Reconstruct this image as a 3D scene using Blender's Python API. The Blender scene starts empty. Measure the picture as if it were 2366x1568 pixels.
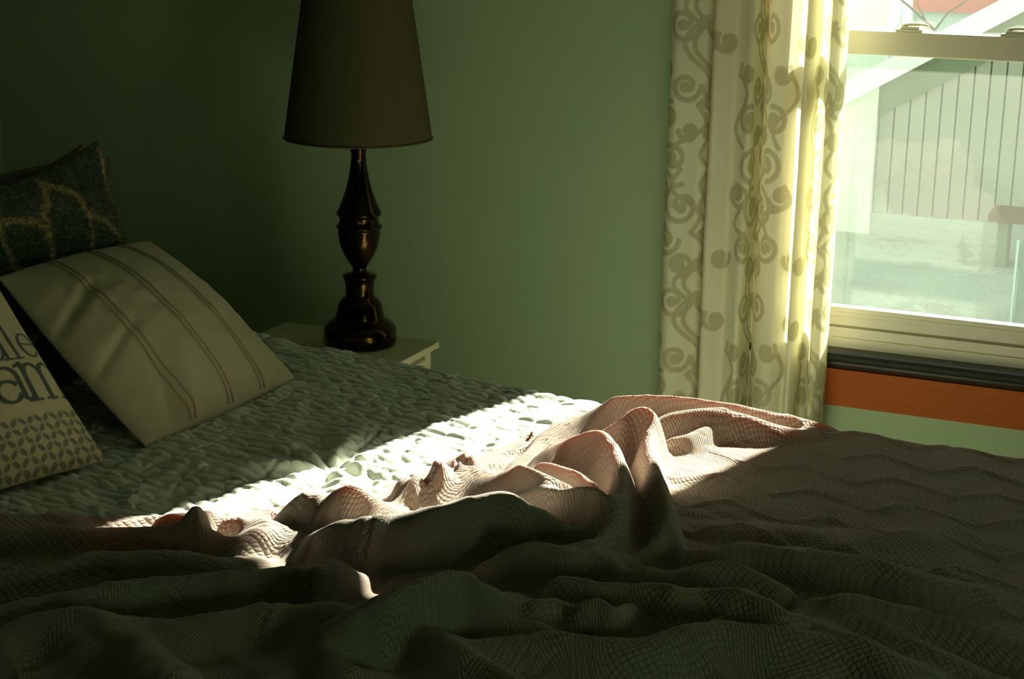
import bpy, bmesh, math, random
import numpy as np
from mathutils import Vector, Matrix

S = bpy.context.scene
COL = S.collection
PI = math.pi
rng = np.random.RandomState(7)
random.seed(7)

# ------------------------------------------------------------------ camera
FPX = 3768.0
PITCH = math.atan(1014 / 3768.0)
YAW = math.radians(23.3)
ROLL = 0.015
CAM = np.array([0.0, -3.75, 1.5])
_fh = np.array([-math.sin(YAW), math.cos(YAW), 0.0]); _up = np.array([0, 0, 1.0])
_r = np.cross(_fh, _up)
FW = _fh * math.cos(PITCH) - _up * math.sin(PITCH)
_U = _fh * math.sin(PITCH) + _up * math.cos(PITCH)
RT = _r * math.cos(ROLL) + _U * math.sin(ROLL)
UPV = _U * math.cos(ROLL) - _r * math.sin(ROLL)
cd = bpy.data.cameras.new('camera'); cam = bpy.data.objects.new('camera', cd); COL.objects.link(cam)
cam.matrix_world = Matrix(((RT[0], UPV[0], -FW[0], CAM[0]), (RT[1], UPV[1], -FW[1], CAM[1]),
                           (RT[2], UPV[2], -FW[2], CAM[2]), (0, 0, 0, 1)))
cd.sensor_width = 36.0; cd.lens = 36.0 * FPX / 2366.0
cd.clip_start = 0.05; cd.clip_end = 200
S.camera = cam

def ray(px, py): return FW * FPX + RT * (px - 1183.0) - UPV * (py - 784.0)
def at_z(px, py, z):
    d = ray(px, py); return CAM + d * ((z - CAM[2]) / d[2])
def at_y(px, py, y):
    d = ray(px, py); return CAM + d * ((y - CAM[1]) / d[1])
def at_x(px, py, x):
    d = ray(px, py); return CAM + d * ((x - CAM[0]) / d[0])

# ------------------------------------------------------------------ light
SUN_DIR = Vector((0.296, 0.955, 0.668)).normalized()      # towards the sun
sl = bpy.data.lights.new('sun', 'SUN'); sl.energy = 30.0; sl.angle = math.radians(0.6); sl.color = (1.0, 0.95, 0.80)
so = bpy.data.objects.new('sun', sl); COL.objects.link(so)
so.rotation_euler = SUN_DIR.to_track_quat('Z', 'Y').to_euler()
so.location = (3, 9, 7)

W = bpy.data.worlds.new('sky'); S.world = W; W.use_nodes = True
wn = W.node_tree; wn.nodes.clear()
wo = wn.nodes.new('ShaderNodeOutputWorld'); wb = wn.nodes.new('ShaderNodeBackground')
wt = wn.nodes.new('ShaderNodeTexCoord'); ws = wn.nodes.new('ShaderNodeSeparateXYZ'); wr = wn.nodes.new('ShaderNodeValToRGB')
wr.color_ramp.elements[0].position = 0.0; wr.color_ramp.elements[0].color = (0.93, 1.0, 0.88, 1)
wr.color_ramp.elements[1].position = 0.8; wr.color_ramp.elements[1].color = (0.66, 0.88, 0.92, 1)
wn.links.new(wt.outputs['Generated'], ws.inputs[0]); wn.links.new(ws.outputs['Z'], wr.inputs[0])
wn.links.new(wr.outputs[0], wb.inputs[0]); wn.links.new(wb.outputs[0], wo.inputs[0])
wb.inputs[1].default_value = 1.1

# daylight through the window opening (portal only guides sampling)
pl = bpy.data.lights.new('window_portal', 'AREA'); pl.shape = 'RECTANGLE'; pl.size = 0.75; pl.size_y = 1.75
pl.cycles.is_portal = True
po = bpy.data.objects.new('window_portal', pl); COL.objects.link(po)
po.location = (-0.58, 0.19, 1.29); po.rotation_euler = (math.radians(-90), 0, 0)

# daylight entering by the second window, in the right hand wall
al = bpy.data.lights.new('side_window_daylight', 'AREA'); al.shape = 'RECTANGLE'; al.size = 0.55; al.size_y = 0.40
al.energy = 4.5; al.color = (0.50, 1.0, 0.42)
ao = bpy.data.objects.new('side_window_daylight', al); COL.objects.link(ao)
ao.location = (1.68, -3.40, 1.02)
ao.rotation_euler = (0, math.radians(90), 0)

S.view_settings.view_transform = 'Standard'
S.view_settings.look = 'None'
S.view_settings.exposure = 0.0
S.view_settings.gamma = 1.0
S.view_settings.use_curve_mapping = False
S.cycles.max_bounces = 10
S.cycles.diffuse_bounces = 6
S.cycles.transparent_max_bounces = 12
S.cycles.sample_clamp_indirect = 4.0

# ------------------------------------------------------------------ materials
class NT:
    def __init__(s, name):
        s.m = bpy.data.materials.new(name); s.m.use_nodes = True; s.t = s.m.node_tree; s.t.nodes.clear()
        s.out = s.t.nodes.new('ShaderNodeOutputMaterial')
    def n(s, k, **kw):
        o = s.t.nodes.new(k)
        for a, b in kw.items(): setattr(o, a, b)
        return o
    def l(s, a, b): s.t.links.new(a, b)
    def math(s, op, a, b=None, c=None):
        o = s.n('ShaderNodeMath', operation=op)
        for i, v in enumerate((a, b, c)):
            if v is None: continue
            if hasattr(v, 'is_output'): s.l(v, o.inputs[i])
            else: o.inputs[i].default_value = v
        return o.outputs[0]
    def mix(s, f, a, b):
        o = s.n('ShaderNodeMix', data_type='RGBA')
        for i, v in ((0, f), (6, a), (7, b)):
            if hasattr(v, 'is_output'): s.l(v, o.inputs[i])
            else: o.inputs[i].default_value = v if i == 0 else (*v, 1)
        return o.outputs[2]
    def noise(s, scale, detail=3, coord=None, vec=None, rough=0.5):
        o = s.n('ShaderNodeTexNoise'); o.inputs['Scale'].default_value = scale; o.inputs['Detail'].default_value = detail
        o.inputs['Roughness'].default_value = rough
        if vec is not None: s.l(vec, o.inputs['Vector'])
        else:
            tc = s.n('ShaderNodeTexCoord'); s.l(tc.outputs[coord or 'Object'], o.inputs['Vector'])
        return o.outputs[0]
    def bump(s, h, strength=0.5, dist=0.002):
        o = s.n('ShaderNodeBump'); o.inputs['Strength'].default_value = strength; o.inputs['Distance'].default_value = dist
        s.l(h, o.inputs['Height']); return o.outputs[0]
    def principled(s, col, rough=0.7, metal=0.0, spec=0.3, normal=None, sheen=0.0):
        p = s.n('ShaderNodeBsdfPrincipled')
        if hasattr(col, 'is_output'): s.l(col, p.inputs['Base Color'])
        else: p.inputs['Base Color'].default_value = (*col, 1)
        if hasattr(rough, 'is_output'): s.l(rough, p.inputs['Roughness'])
        else: p.inputs['Roughness'].default_value = rough
        p.inputs['Metallic'].default_value = metal
        p.inputs['Specular IOR Level'].default_value = spec
        p.inputs['Sheen Weight'].default_value = sheen
        if normal is not None: s.l(normal, p.inputs['Normal'])
        return p.outputs[0]
    def done(s, sh): s.l(sh, s.out.inputs[0]); return s.m
    def translucent(s, base, col, w, normal=None):
        t = s.n('ShaderNodeBsdfTranslucent')
        if hasattr(col, 'is_output'): s.l(col, t.inputs[0])
        else: t.inputs[0].default_value = (*col, 1)
        if normal is not None: s.l(normal, t.inputs['Normal'])
        mx = s.n('ShaderNodeMixShader'); mx.inputs[0].default_value = w
        s.l(base, mx.inputs[1]); s.l(t.outputs[0], mx.inputs[2]); return mx.outputs[0]

def simple(name, col, rough=0.7, metal=0.0, spec=0.3, var=0.08, scale=8, bstr=0.15, bscale=60, bdist=0.001):
    t = NT(name); n = t.noise(scale, 4)
    c = t.mix(n, tuple(v * (1 - var) for v in col), tuple(min(1, v * (1 + var)) for v in col))
    b = t.bump(t.noise(bscale, 3), bstr, bdist)
    return t.done(t.principled(c, rough, metal, spec, b))

def fabric_mat(name, col, weave=900, var=0.06, bstr=0.25, sheen=0.1, trans=0.0):
    t = NT(name)
    tc = t.n('ShaderNodeTexCoord')
    wv = t.noise(weave, 2, vec=tc.outputs['Object'])
    n = t.noise(5, 3)
    c = t.mix(n, tuple(v * (1 - var) for v in col), tuple(v * (1 + var) for v in col))
    b = t.bump(wv, bstr, 0.0008)
    sh = t.principled(c, 0.9, 0, 0.1, b, sheen)
    if trans: sh = t.translucent(sh, c, trans)
    return t.done(sh)

def print_fabric(name, col, ink, weave=900, trans=0.0, attr='print', bstr=0.2):
    t = NT(name)
    a = t.n('ShaderNodeAttribute', attribute_name=attr)
    c = t.mix(a.outputs['Fac'], col, ink)
    n = t.noise(6, 3); c = t.mix(t.math('MULTIPLY', n, 0.12), c, (0.3, 0.3, 0.25))
    b = t.bump(t.noise(weave, 2), bstr, 0.0006)
    sh = t.principled(c, 0.9, 0, 0.1, b)
    if trans: sh = t.translucent(sh, c, trans)
    return t.done(sh)

def wood_mat(name, a, b, rough=0.4, spec=0.5, axis='X', scale=1.0):
    t = NT(name)
    tc = t.n('ShaderNodeTexCoord'); mp = t.n('ShaderNodeMapping')
    sc = [26, 26, 26]; sc['XYZ'.index(axis)] = 1.6
    mp.inputs['Scale'].default_value = [v * scale for v in sc]
    t.l(tc.outputs['Object'], mp.inputs[0])
    n = t.noise(1.0, 6, vec=mp.outputs[0], rough=0.6)
    c = t.mix(n, a, b)
    return t.done(t.principled(c, rough, 0, spec, t.bump(n, 0.15, 0.001)))

M = {}
M['wall'] = simple('sage_green_wall_paint', (0.36, 0.47, 0.29), 0.75, var=0.03, scale=2, bstr=0.12, bscale=180)
M['ceiling'] = simple('ceiling_paint', (0.30, 0.34, 0.26), 0.9, var=0.02)
M['dimwall'] = wood_mat('unseen_wall_dark', (0.05, 0.07, 0.045), (0.08, 0.10, 0.065), 0.6, 0.2, 'Z')  # dark finish invented for the unseen walls, to keep the foreground dim
M['floor'] = simple('cream_bounce_floor', (0.80, 0.79, 0.62), 0.95, var=0.1, scale=60, bstr=0.8, bscale=400, bdist=0.004)  # unseen floor made pale, to throw sunlight back up at curtain and wall
M['vinyl'] = simple('cream_window_vinyl', (0.74, 0.70, 0.56), 0.45, spec=0.4, var=0.03, bstr=0.05)
M['line'] = simple('sash_groove', (0.30, 0.27, 0.18), 0.7, var=0.05)
M['darkwood'] = wood_mat('dark_stained_wood', (0.012, 0.016, 0.011), (0.028, 0.028, 0.018), 0.4, 0.3, 'X')
M['apron'] = wood_mat('orange_brown_wood', (0.34, 0.075, 0.010), (0.46, 0.115, 0.018), 0.6, 0.15, 'X', 1.5)
M['bronze'] = simple('aged_dark_bronze', (0.045, 0.028, 0.010), 0.16, 1.0, 0.5, var=0.2, scale=20, bstr=0.03)
M['brass'] = simple('aged_brass', (0.55, 0.38, 0.16), 0.25, 1.0, 0.5, var=0.1, bstr=0.02)
M['nightstand'] = simple('cream_painted_wood', (0.62, 0.60, 0.42), 0.5, var=0.03, bstr=0.1, bscale=90)
M['mattress'] = fabric_mat('mattress_ticking', (0.6, 0.6, 0.55))
M['linen'] = fabric_mat('oatmeal_linen', (0.41, 0.37, 0.235), 1100, 0.08, 0.4)
M['piping'] = fabric_mat('oatmeal_piping', (0.34, 0.28, 0.18), 900)
M['fur'] = simple('dark_plush', (0.10, 0.12, 0.07), 0.95, spec=0.05, var=0.35, scale=30, bstr=0.9, bscale=220, bdist=0.006)
M['tanfur'] = simple('tan_plush', (0.13, 0.10, 0.05), 0.95, spec=0.05, var=0.3, scale=30, bstr=0.9, bscale=220, bdist=0.006)
M['headboard'] = wood_mat('espresso_headboard_wood', (0.035, 0.024, 0.014), (0.06, 0.04, 0.024), 0.45, 0.4, 'Y')

# quilt
t = NT('ivory_quilt_cotton')
n = t.noise(3, 4); c = t.mix(n, (0.56, 0.60, 0.50), (0.64, 0.67, 0.57))
b = t.bump(t.noise(420, 3), 0.35, 0.0012)
M['quilt'] = t.done(t.principled(c, 0.9, 0, 0.1, b, 0.1))

# knitted blanket: rows of moss stitches in cloth coordinates (metres)
t = NT('pink_knitted_cotton')
uv = t.n('ShaderNodeUVMap', uv_map='cloth'); sp = t.n('ShaderNodeSeparateXYZ'); t.l(uv.outputs[0], sp.inputs[0])
jn = t.noise(60, 2, vec=uv.outputs[0])
jj = t.math('MULTIPLY', t.math('SUBTRACT', jn, 0.5), 2.2)
su = t.math('MULTIPLY', t.math('ADD', t.math('MULTIPLY', sp.outputs[0], 1.0), 0.0), 2 * PI / 0.0110)
sv = t.math('MULTIPLY', sp.outputs[1], 2 * PI / 0.0100)
dg1 = t.math('MULTIPLY', t.math('ADD', su, sv), 0.5); dg2 = t.math('MULTIPLY', t.math('SUBTRACT', su, sv), 0.5)
k1 = t.math('MULTIPLY', t.math('SINE', t.math('ADD', dg1, jj)), t.math('SINE', t.math('SUBTRACT', dg2, jj)))
h = t.math('POWER', t.math('ABSOLUTE', k1), 0.7)
fine = t.noise(900, 2, vec=uv.outputs[0])
hh = t.math('ADD', h, t.math('MULTIPLY', fine, 0.35))
b = t.bump(hh, 0.6, 0.0028)
c0 = t.mix(t.noise(4, 3), (0.49, 0.42, 0.345), (0.565, 0.485, 0.40))
c = t.mix(t.math('MULTIPLY', t.math('SUBTRACT', 1.0, h), 0.45), c0, (0.22, 0.15, 0.11))  # shade in the stitch hollows put into the colour
sh = t.principled(c, 0.95, 0, 0.05, b, 0.15)
pa_ = t.n('ShaderNodeAttribute', attribute_name='ply')
tl_ = t.mix(pa_.outputs['Fac'], (0.95, 0.30, 0.17), (0.02, 0.01, 0.005))
M['blanket'] = t.done(t.translucent(sh, tl_, 0.22))

M['curtain'] = print_fabric('cream_curtain_cotton', (0.93, 0.90, 0.68), (0.60, 0.57, 0.36), 700, 0.28)
M['letters'] = print_fabric('printed_canvas', (0.46, 0.40, 0.24), (0.055, 0.075, 0.055), 1000)
M['furprint'] = None
t = NT('lattice_plush')
a = t.n('ShaderNodeAttribute', attribute_name='print')
nn = t.noise(160, 4)
c = t.mix(a.outputs['Fac'], t.mix(nn, (0.06, 0.09, 0.06), (0.12, 0.14, 0.08)), t.mix(nn, (0.30, 0.24, 0.11), (0.40, 0.33, 0.16)))
M['furprint'] = t.done(t.principled(c, 0.95, 0, 0.05, t.bump(nn, 1.0, 0.006)))

# lampshade: thin vertical threads
t = NT('lampshade_threads')
tc = t.n('ShaderNodeTexCoord'); sp = t.n('ShaderNodeSeparateXYZ'); t.l(tc.outputs['Object'], sp.inputs[0])
ang = t.math('ARCTAN2', sp.outputs[1], sp.outputs[0])
cmb = t.n('ShaderNodeCombineXYZ'); t.l(t.math('MULTIPLY', ang, 60.0), cmb.inputs[0]); t.l(t.math('MULTIPLY', sp.outputs[2], 3.0), cmb.inputs[1])
th = t.noise(1.6, 4, vec=cmb.outputs[0], rough=0.7)
c = t.mix(th, (0.045, 0.045, 0.02), (0.12, 0.11, 0.05))
M['shade'] = t.done(t.translucent(t.principled(c, 0.75, 0, 0.2, t.bump(th, 0.5, 0.002)), c, 0.08))

# window glass: clear pane with a faint translucent haze mixed in to veil the view
t = NT('hazy_window_glass')
tr = t.n('ShaderNodeBsdfTransparent'); tr.inputs[0].default_value = (0.97, 0.99, 0.97, 1)
gl = t.n('ShaderNodeBsdfGlossy'); gl.inputs['Roughness'].default_value = 0.02
tl = t.n('ShaderNodeBsdfTranslucent'); tl.inputs[0].default_value = (0.92, 1.0, 0.86, 1)
m1 = t.n('ShaderNodeMixShader'); m1.inputs[0].default_value = 0.03
t.l(tr.outputs[0], m1.inputs[1]); t.l(gl.outputs[0], m1.inputs[2])
m2 = t.n('ShaderNodeMixShader')
dn = t.noise(9, 4); t.l(t.math('MULTIPLY_ADD', dn, 0.008, 0.015), m2.inputs[0])
t.l(m1.outputs[0], m2.inputs[1]); t.l(tl.outputs[0], m2.inputs[2])
M['glass'] = t.done(m2.outputs[0])

M['grass'] = simple('pale_spring_grass', (0.36, 0.42, 0.32), 0.95, var=0.3, scale=2.5, bstr=0.8, bscale=30, bdist=0.03)
M['board'] = simple('grey_barn_board', (0.34, 0.33, 0.29), 0.85, var=0.08, scale=3)
M['gap'] = simple('board_backing', (0.22, 0.23, 0.19), 0.9)
M['whitetrim'] = simple('white_exterior_trim', (0.82, 0.86, 0.84), 0.7, var=0.02)
M['mint'] = simple('pale_mint_tone', (0.70, 0.80, 0.68), 0.7, var=0.02)
M['darkolive'] = simple('dark_olive_tone', (0.17, 0.20, 0.14), 0.85, var=0.15)  # tone of the painted shade under the garage eave; bench legs share it
M['foundation'] = simple('concrete_block', (0.36, 0.40, 0.36), 0.9, var=0.1)
M['redroof'] = simple('barn_red_paint', (0.40, 0.10, 0.09), 0.8, var=0.12)
M['bluegrey'] = simple('blue_grey_siding', (0.34, 0.44, 0.46), 0.8, var=0.05)
M['teal'] = simple('dark_teal_paint', (0.07, 0.14, 0.12), 0.6)
M['bench'] = wood_mat('bench_plank', (0.07, 0.035, 0.012), (0.12, 0.06, 0.02), 0.7, 0.2, 'X')
M['bark'] = simple('grey_bark', (0.07, 0.065, 0.05), 0.9, var=0.2, scale=20)
M['pale_ground'] = simple('pale_gravel', (0.66, 0.56, 0.48), 0.95, var=0.12, scale=6)

# ------------------------------------------------------------------ helpers
def tag(o, label=None, cat=None, group=None, kind=None):
    if label: o['label'] = label
    if cat: o['category'] = cat
    if group: o['group'] = group
    if kind: o['kind'] = kind
    return o

def empty(name, loc=(0, 0, 0)):
    o = bpy.data.objects.new(name, None); COL.objects.link(o); o.location = loc; o.empty_display_size = 0.05
    return o

def link(name, me, mat, parent=None, smooth=True):
    if mat is not None: me.materials.append(mat)
    if smooth:
        me.polygons.foreach_set('use_smooth', np.ones(len(me.polygons), dtype=bool))
    o = bpy.data.objects.new(name, me); COL.objects.link(o)
    if parent is not None:
        o.parent = parent
        # geometry is written in world coordinates: cancel the parent's offset
        o.matrix_parent_inverse = Matrix.Translation(-world_loc(parent))
    return o

def world_loc(o):
    v = Vector(o.location)
    if o.parent is not None and o.parent.type == 'EMPTY' and o.type != 'EMPTY': return Vector((0, 0, 0))
    return v

def bm_obj(name, bm, mat, parent=None, smooth=False):
    me = bpy.data.meshes.new(name); bm.normal_update(); bm.to_mesh(me); bm.free()
    return link(name, me, mat, parent, smooth)

def add_box(bm, lo, hi, bevel=0.0):
    r = bmesh.ops.create_cube(bm, size=1.0)
    for v in r['verts']:
        v.co = Vector((lo[i] + (v.co[i] + 0.5) * (hi[i] - lo[i]) for i in range(3)))
    if bevel > 0:
        es = list({e for v in r['verts'] for e in v.link_edges})
        bmesh.ops.bevel(bm, geom=es, offset=bevel, segments=2, affect='EDGES', profile=0.6)

def box(name, lo, hi, mat, parent=None, bevel=0.0):
    bm = bmesh.new(); add_box(bm, lo, hi, bevel); return bm_obj(name, bm, mat, parent)

def prism(bm, poly, y0, y1, axis='Y'):
    """poly in the two other axes, extruded along axis"""
    def mk(p, q):
        if axis == 'Y': return (p[0], q, p[1])
        if axis == 'X': return (q, p[0], p[1])
        return (p[0], p[1], q)
    a = [bm.verts.new(mk(p, y0)) for p in poly]; b = [bm.verts.new(mk(p, y1)) for p in poly]
    n = len(poly)
    bm.faces.new(a); bm.faces.new(b[::-1])
    for i in range(n): bm.faces.new((a[i], b[i], b[(i + 1) % n], a[(i + 1) % n]))
    bmesh.ops.recalc_face_normals(bm, faces=bm.faces[:])

def grid_mesh(name, P, thick=0.0, uv=None, attrs=None, close_v=False):
    """P: (nu, nv, 3) array -> mesh; thick>0 adds a back sheet joined at the rim"""
    nu, nv = P.shape[:2]
    idx = np.arange(nu * nv).reshape(nu, nv)
    q = np.stack([idx[:-1, :-1], idx[1:, :-1], idx[1:, 1:], idx[:-1, 1:]], -1).reshape(-1, 4)
    verts = P.reshape(-1, 3)
    if close_v:
        q2 = np.stack([idx[:-1, -1], idx[1:, -1], idx[1:, 0], idx[:-1, 0]], -1).reshape(-1, 4)
        q = np.concatenate([q, q2])
    if thick > 0:
        du = np.gradient(P, axis=0); dv = np.gradient(P, axis=1)
        N = np.cross(du, dv); N /= np.linalg.norm(N, axis=-1, keepdims=True) + 1e-12
        B = (P - N * thick).reshape(-1, 3); off = nu * nv
        verts = np.concatenate([verts, B]); qb = (q + off)[:, ::-1]
        rim = np.concatenate([idx[:-1, 0], idx[-1, :-1], idx[1:, -1][::-1], idx[0, 1:][::-1]])
        rn = np.roll(rim, -1)
        qr = np.stack([rn, rim, rim + off, rn + off], -1)
        q = np.concatenate([q, qb, qr])
    me = bpy.data.meshes.new(name)
    me.vertices.add(len(verts)); me.vertices.foreach_set('co', verts.astype(np.float32).ravel())
    me.loops.add(q.size); me.loops.foreach_set('vertex_index', q.astype(np.int32).ravel())
    me.polygons.add(len(q)); me.polygons.foreach_set('loop_start', np.arange(0, q.size, 4, dtype=np.int32))
    me.polygons.foreach_set('loop_total', np.full(len(q), 4, dtype=np.int32))
    me.update(calc_edges=True)
    rep = 2 if thick > 0 else 1
    if uv is not None:
        u = me.uv_layers.new(name='cloth'); U = np.concatenate([uv.reshape(-1, 2)] * rep)
        u.data.foreach_set('uv', U[q.ravel()].astype(np.float32).ravel())
    for k, v in (attrs or {}).items():
        a = me.attributes.new(k, 'FLOAT', 'POINT'); a.data.foreach_set('value', np.concatenate([v.ravel()] * rep).astype(np.float32))
    return me

def lathe(name, prof, cx, cy, mat, parent, seg=56):
    a = np.linspace(0, 2 * PI, seg, endpoint=False)
    P = np.array([[(cx + r * math.cos(t), cy + r * math.sin(t), z) for t in a] for r, z in prof])
    me = grid_mesh(name, P, close_v=True)
    return link(name, me, mat, parent)

def tube(bm, pts, r, seg=10):
    pts = [Vector(p) for p in pts]; rings = []
    for i, p in enumerate(pts):
        d = (pts[min(i + 1, len(pts) - 1)] - pts[max(i - 1, 0)]).normalized()
        s = d.cross(Vector((0, 0, 1)))
        if s.length < 1e-3: s = d.cross(Vector((0, 1, 0)))
        s.normalize(); u = s.cross(d).normalized(); rr = r[i] if isinstance(r, (list, tuple)) else r
        rings.append([bm.verts.new(p + (s * math.cos(k * 2 * PI / seg) + u * math.sin(k * 2 * PI / seg)) * rr) for k in range(seg)])
    for a, b in zip(rings, rings[1:]):
        for k in range(seg): bm.faces.new((a[k], b[k], b[(k + 1) % seg], a[(k + 1) % seg]))
    bm.faces.new(rings[0]); bm.faces.new(rings[-1][::-1])

def smooth_poly(pts, n=6):
    pts = np.array(pts, float); P = np.vstack([2 * pts[0] - pts[1], pts, 2 * pts[-1] - pts[-2]]); out = []
    for i in range(1, len(P) - 2):
        for t in np.linspace(0, 1, n, endpoint=False):
            a, b, c, d = P[i - 1], P[i], P[i + 1], P[i + 2]
            out.append(0.5 * ((2 * b) + (-a + c) * t + (2 * a - 5 * b + 4 * c - d) * t * t + (-a + 3 * b - 3 * c + d) * t ** 3))
    out.append(pts[-1]); return np.array(out)

def blur(A, k=1, it=1):
    for _ in range(it):
        p = np.pad(A, k, mode='edge'); s = 0
        for i in range(2 * k + 1): s = s + p[i:i + A.shape[0], :]
        s = s / (2 * k + 1); q = 0
        for j in range(2 * k + 1): q = q + s[:, j:j + A.shape[1]]
        A = q / (2 * k + 1)
    return A

def vnoise(X, Y, scale, seed=0):
    """smooth value noise in [-1, 1]"""
    r = np.random.RandomState(seed).rand(256, 256) * 2 - 1
    x = X / scale + 50.3; y = Y / scale + 70.7
    xi = np.floor(x).astype(int); yi = np.floor(y).astype(int); fx = x - xi; fy = y - yi
    fx = fx * fx * fx * (fx * (fx * 6 - 15) + 10); fy = fy * fy * fy * (fy * (fy * 6 - 15) + 10)
    g = lambda i, j: r[i % 256, j % 256]
    return (g(xi, yi) * (1 - fx) + g(xi + 1, yi) * fx) * (1 - fy) + (g(xi, yi + 1) * (1 - fx) + g(xi + 1, yi + 1) * fx) * fy

def sstep(a, b, x):
    t = np.clip((x - a) / (b - a), 0, 1); return t * t * (3 - 2 * t)

# ------------------------------------------------------------------ room shell
XL, XR, YB, ZC = -3.24, 1.7, -4.9, 2.5
WX0, WX1, WZ0, WZ1 = -0.890, -0.165, 0.44, 2.20      # opening of window_1
def struct(o): o['kind'] = 'structure'; return o

bm = bmesh.new()
add_box(bm, (XL - .15, 0, -.1), (WX0, .14, ZC + .1)); add_box(bm, (WX1, 0, -.1), (XR + .15, .14, ZC + .1))
add_box(bm, (WX0, 0, -.1), (WX1, .14, WZ0)); add_box(bm, (WX0, 0, WZ1), (WX1, .14, ZC + .1))
struct(bm_obj('wall_back', bm, M['wall']))
struct(box('wall_left', (XL - .15, YB - .12, -.1), (XL, 0, ZC + .1), M['wall']))
bm = bmesh.new(); SY0, SY1, SZ0, SZ1 = -3.75, -3.05, .75, 1.30
add_box(bm, (XR, YB - .12, -.1), (XR + .15, SY0, ZC + .1)); add_box(bm, (XR, SY1, -.1), (XR + .15, 0, ZC + .1))
add_box(bm, (XR, SY0, -.1), (XR + .15, SY1, SZ0)); add_box(bm, (XR, SY0, SZ1), (XR + .15, SY1, ZC + .1))
struct(bm_obj('wall_right', bm, M['dimwall']))
struct(box('wall_front', (XL, YB - .12, -.1), (XR, YB, ZC + .1), M['dimwall']))
struct(box('ceiling', (XL, YB, ZC), (XR, 0, ZC + .1), M['ceiling']))
struct(box('floor', (XL, YB, -.1), (XR, 0, 0), M['floor']))
struct(box('baseboard_back', (XL, -.016, 0), (XR, 0, .11), M['apron'], bevel=.003))
struct(box('baseboard_left', (XL, YB, 0), (XL + .016, -.016, .11), M['apron'], bevel=.003))

# window_1: vinyl double hung window in the wall opening
win = empty('window_1', (-.58, .05, WZ0)); struct(win)
bm = bmesh.new()      # outer frame
add_box(bm, (WX0, .015, WZ0), (WX0 + .028, .13, WZ1)); add_box(bm, (WX1 - .012, .015, WZ0), (WX1, .13, WZ1))
add_box(bm, (WX0, .015, WZ0), (WX1, .13, WZ0 + .055)); add_box(bm, (WX0, .015, WZ1 - .03), (WX1, .13, WZ1))
bm_obj('window_frame', bm, M['vinyl'], win)
gx0, gx1 = WX0 + .042, WX1 - .03
zr0, zr1 = 1.172, 1.226
def sash(name, y0, y1, z0, z1, rail_bot, rail_top):
    bm = bmesh.new()
    add_box(bm, (WX0 + .022, y0, z0), (gx0, y1, z1)); add_box(bm, (gx1, y0, z0), (WX1 - .010, y1, z1))
    add_box(bm, (gx0, y0, z0), (gx1, y1, z0 + rail_bot), .003); add_box(bm, (gx0, y0, z1 - rail_top), (gx1, y1, z1), .003)
    o = bm_obj(name, bm, M['vinyl'], win)
    ym = (y0 + y1) / 2
    g = box('glass_pane', (gx0 - .004, ym - .002, z0 + rail_bot - .004), (gx1 + .004, ym + .002, z1 - rail_top + .004), M['glass'])
    g.parent = o
    return o
lower = sash('lower_sash', .022, .052, .494, zr1, .084, zr1 - zr0)
upper = sash('upper_sash', .066, .096, 1.18, WZ1 - .028, .045, .03)
bm = bmesh.new()      # stepped ledges of the bottom rail
add_box(bm, (WX0 + .028, .004, .482), (WX1 - .02, .024, .506), .002)
add_box(bm, (WX0 + .028, .012, .506), (WX1 - .02, .024, .530), .002)
add_box(bm, (gx0, .0185, .556), (gx1, .024, .566), .0015)
bm_obj('sash_ledge', bm, M['vinyl'], win)
bm = bmesh.new(); add_box(bm, (WX0 + .028, .0175, .5305), (WX1 - .02, .0225, .5335))
bm_obj('weather_strip', bm, M['line'], win)
for px, py in ((2102, 70), (2345, 85)):
    p = at_y(px, py, .037); x = p[0]
    k = bmesh.new()
    add_box(k, (x - .030, .026, zr1 - .001), (x + .030, .050, zr1 + .006), .002)
    add_box(k, (x - .020, .030, zr1 + .006), (x + .022, .048, zr1 + .012), .002)
    lk = bm_obj('sash_lock', k, M['vinyl'], win)
    k = bmesh.new(); tube(k, [(x + .012 + .03 * math.cos(a), .040, zr1 + .011 + .006 * math.sin(a)) for a in np.linspace(0.1, PI - .1, 8)], .0035, 8)
    lv = bm_obj('lock_lever', k, M['vinyl'], None, True); lv.parent = lk

# dark stool and brown apron under the window
bm = bmesh.new()
prof = [(.015, .484), (-.040, .484), (-.047, .481), (-.050, .474), (-.048, .466), (-.040, .462), (-.036, .458), (-.036, .452), (-.030, .447), (-.022, .440), (0.0, .436), (.015, .436)]
prism(bm, prof, -1.02, -.04, 'X'); 
struct(bm_obj('trim_1', bm, M['darkwood']))
struct(box('trim_2', (-.985, -.020, .345), (-.075, 0, .4365), M['apron'], bevel=.002))
for nm, xa, xb in (('trim_3', WX0 - .09, WX0), ('trim_4', WX1, WX1 + .09)):
    struct(box(nm, (xa, -.018, .484), (xb, 0, WZ1 + .09), M['apron'], bevel=.002))
struct(box('trim_5', (WX0 - .09, -.02, WZ1), (WX1 + .09, -.001, WZ1 + .09), M['apron'], bevel=.002))

# window_2 in the right hand wall, outside the view
w2 = empty('window_2', (XR + .06, -3.4, SZ0)); struct(w2)
bm = bmesh.new()
add_box(bm, (XR + .03, SY0, SZ0), (XR + .12, SY0 + .05, SZ1)); add_box(bm, (XR + .03, SY1 - .05, SZ0), (XR + .12, SY1, SZ1))
add_box(bm, (XR + .03, SY0, SZ0), (XR + .12, SY1, SZ0 + .05)); add_box(bm, (XR + .03, SY0, SZ1 - .05), (XR + .12, SY1, SZ1))
bm_obj('window_frame', bm, M['vinyl'], w2)
box('glass_pane', (XR + .07, SY0 + .04, SZ0 + .04), (XR + .074, SY1 - .04, SZ1 - .04), M['glass'], w2)

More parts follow.
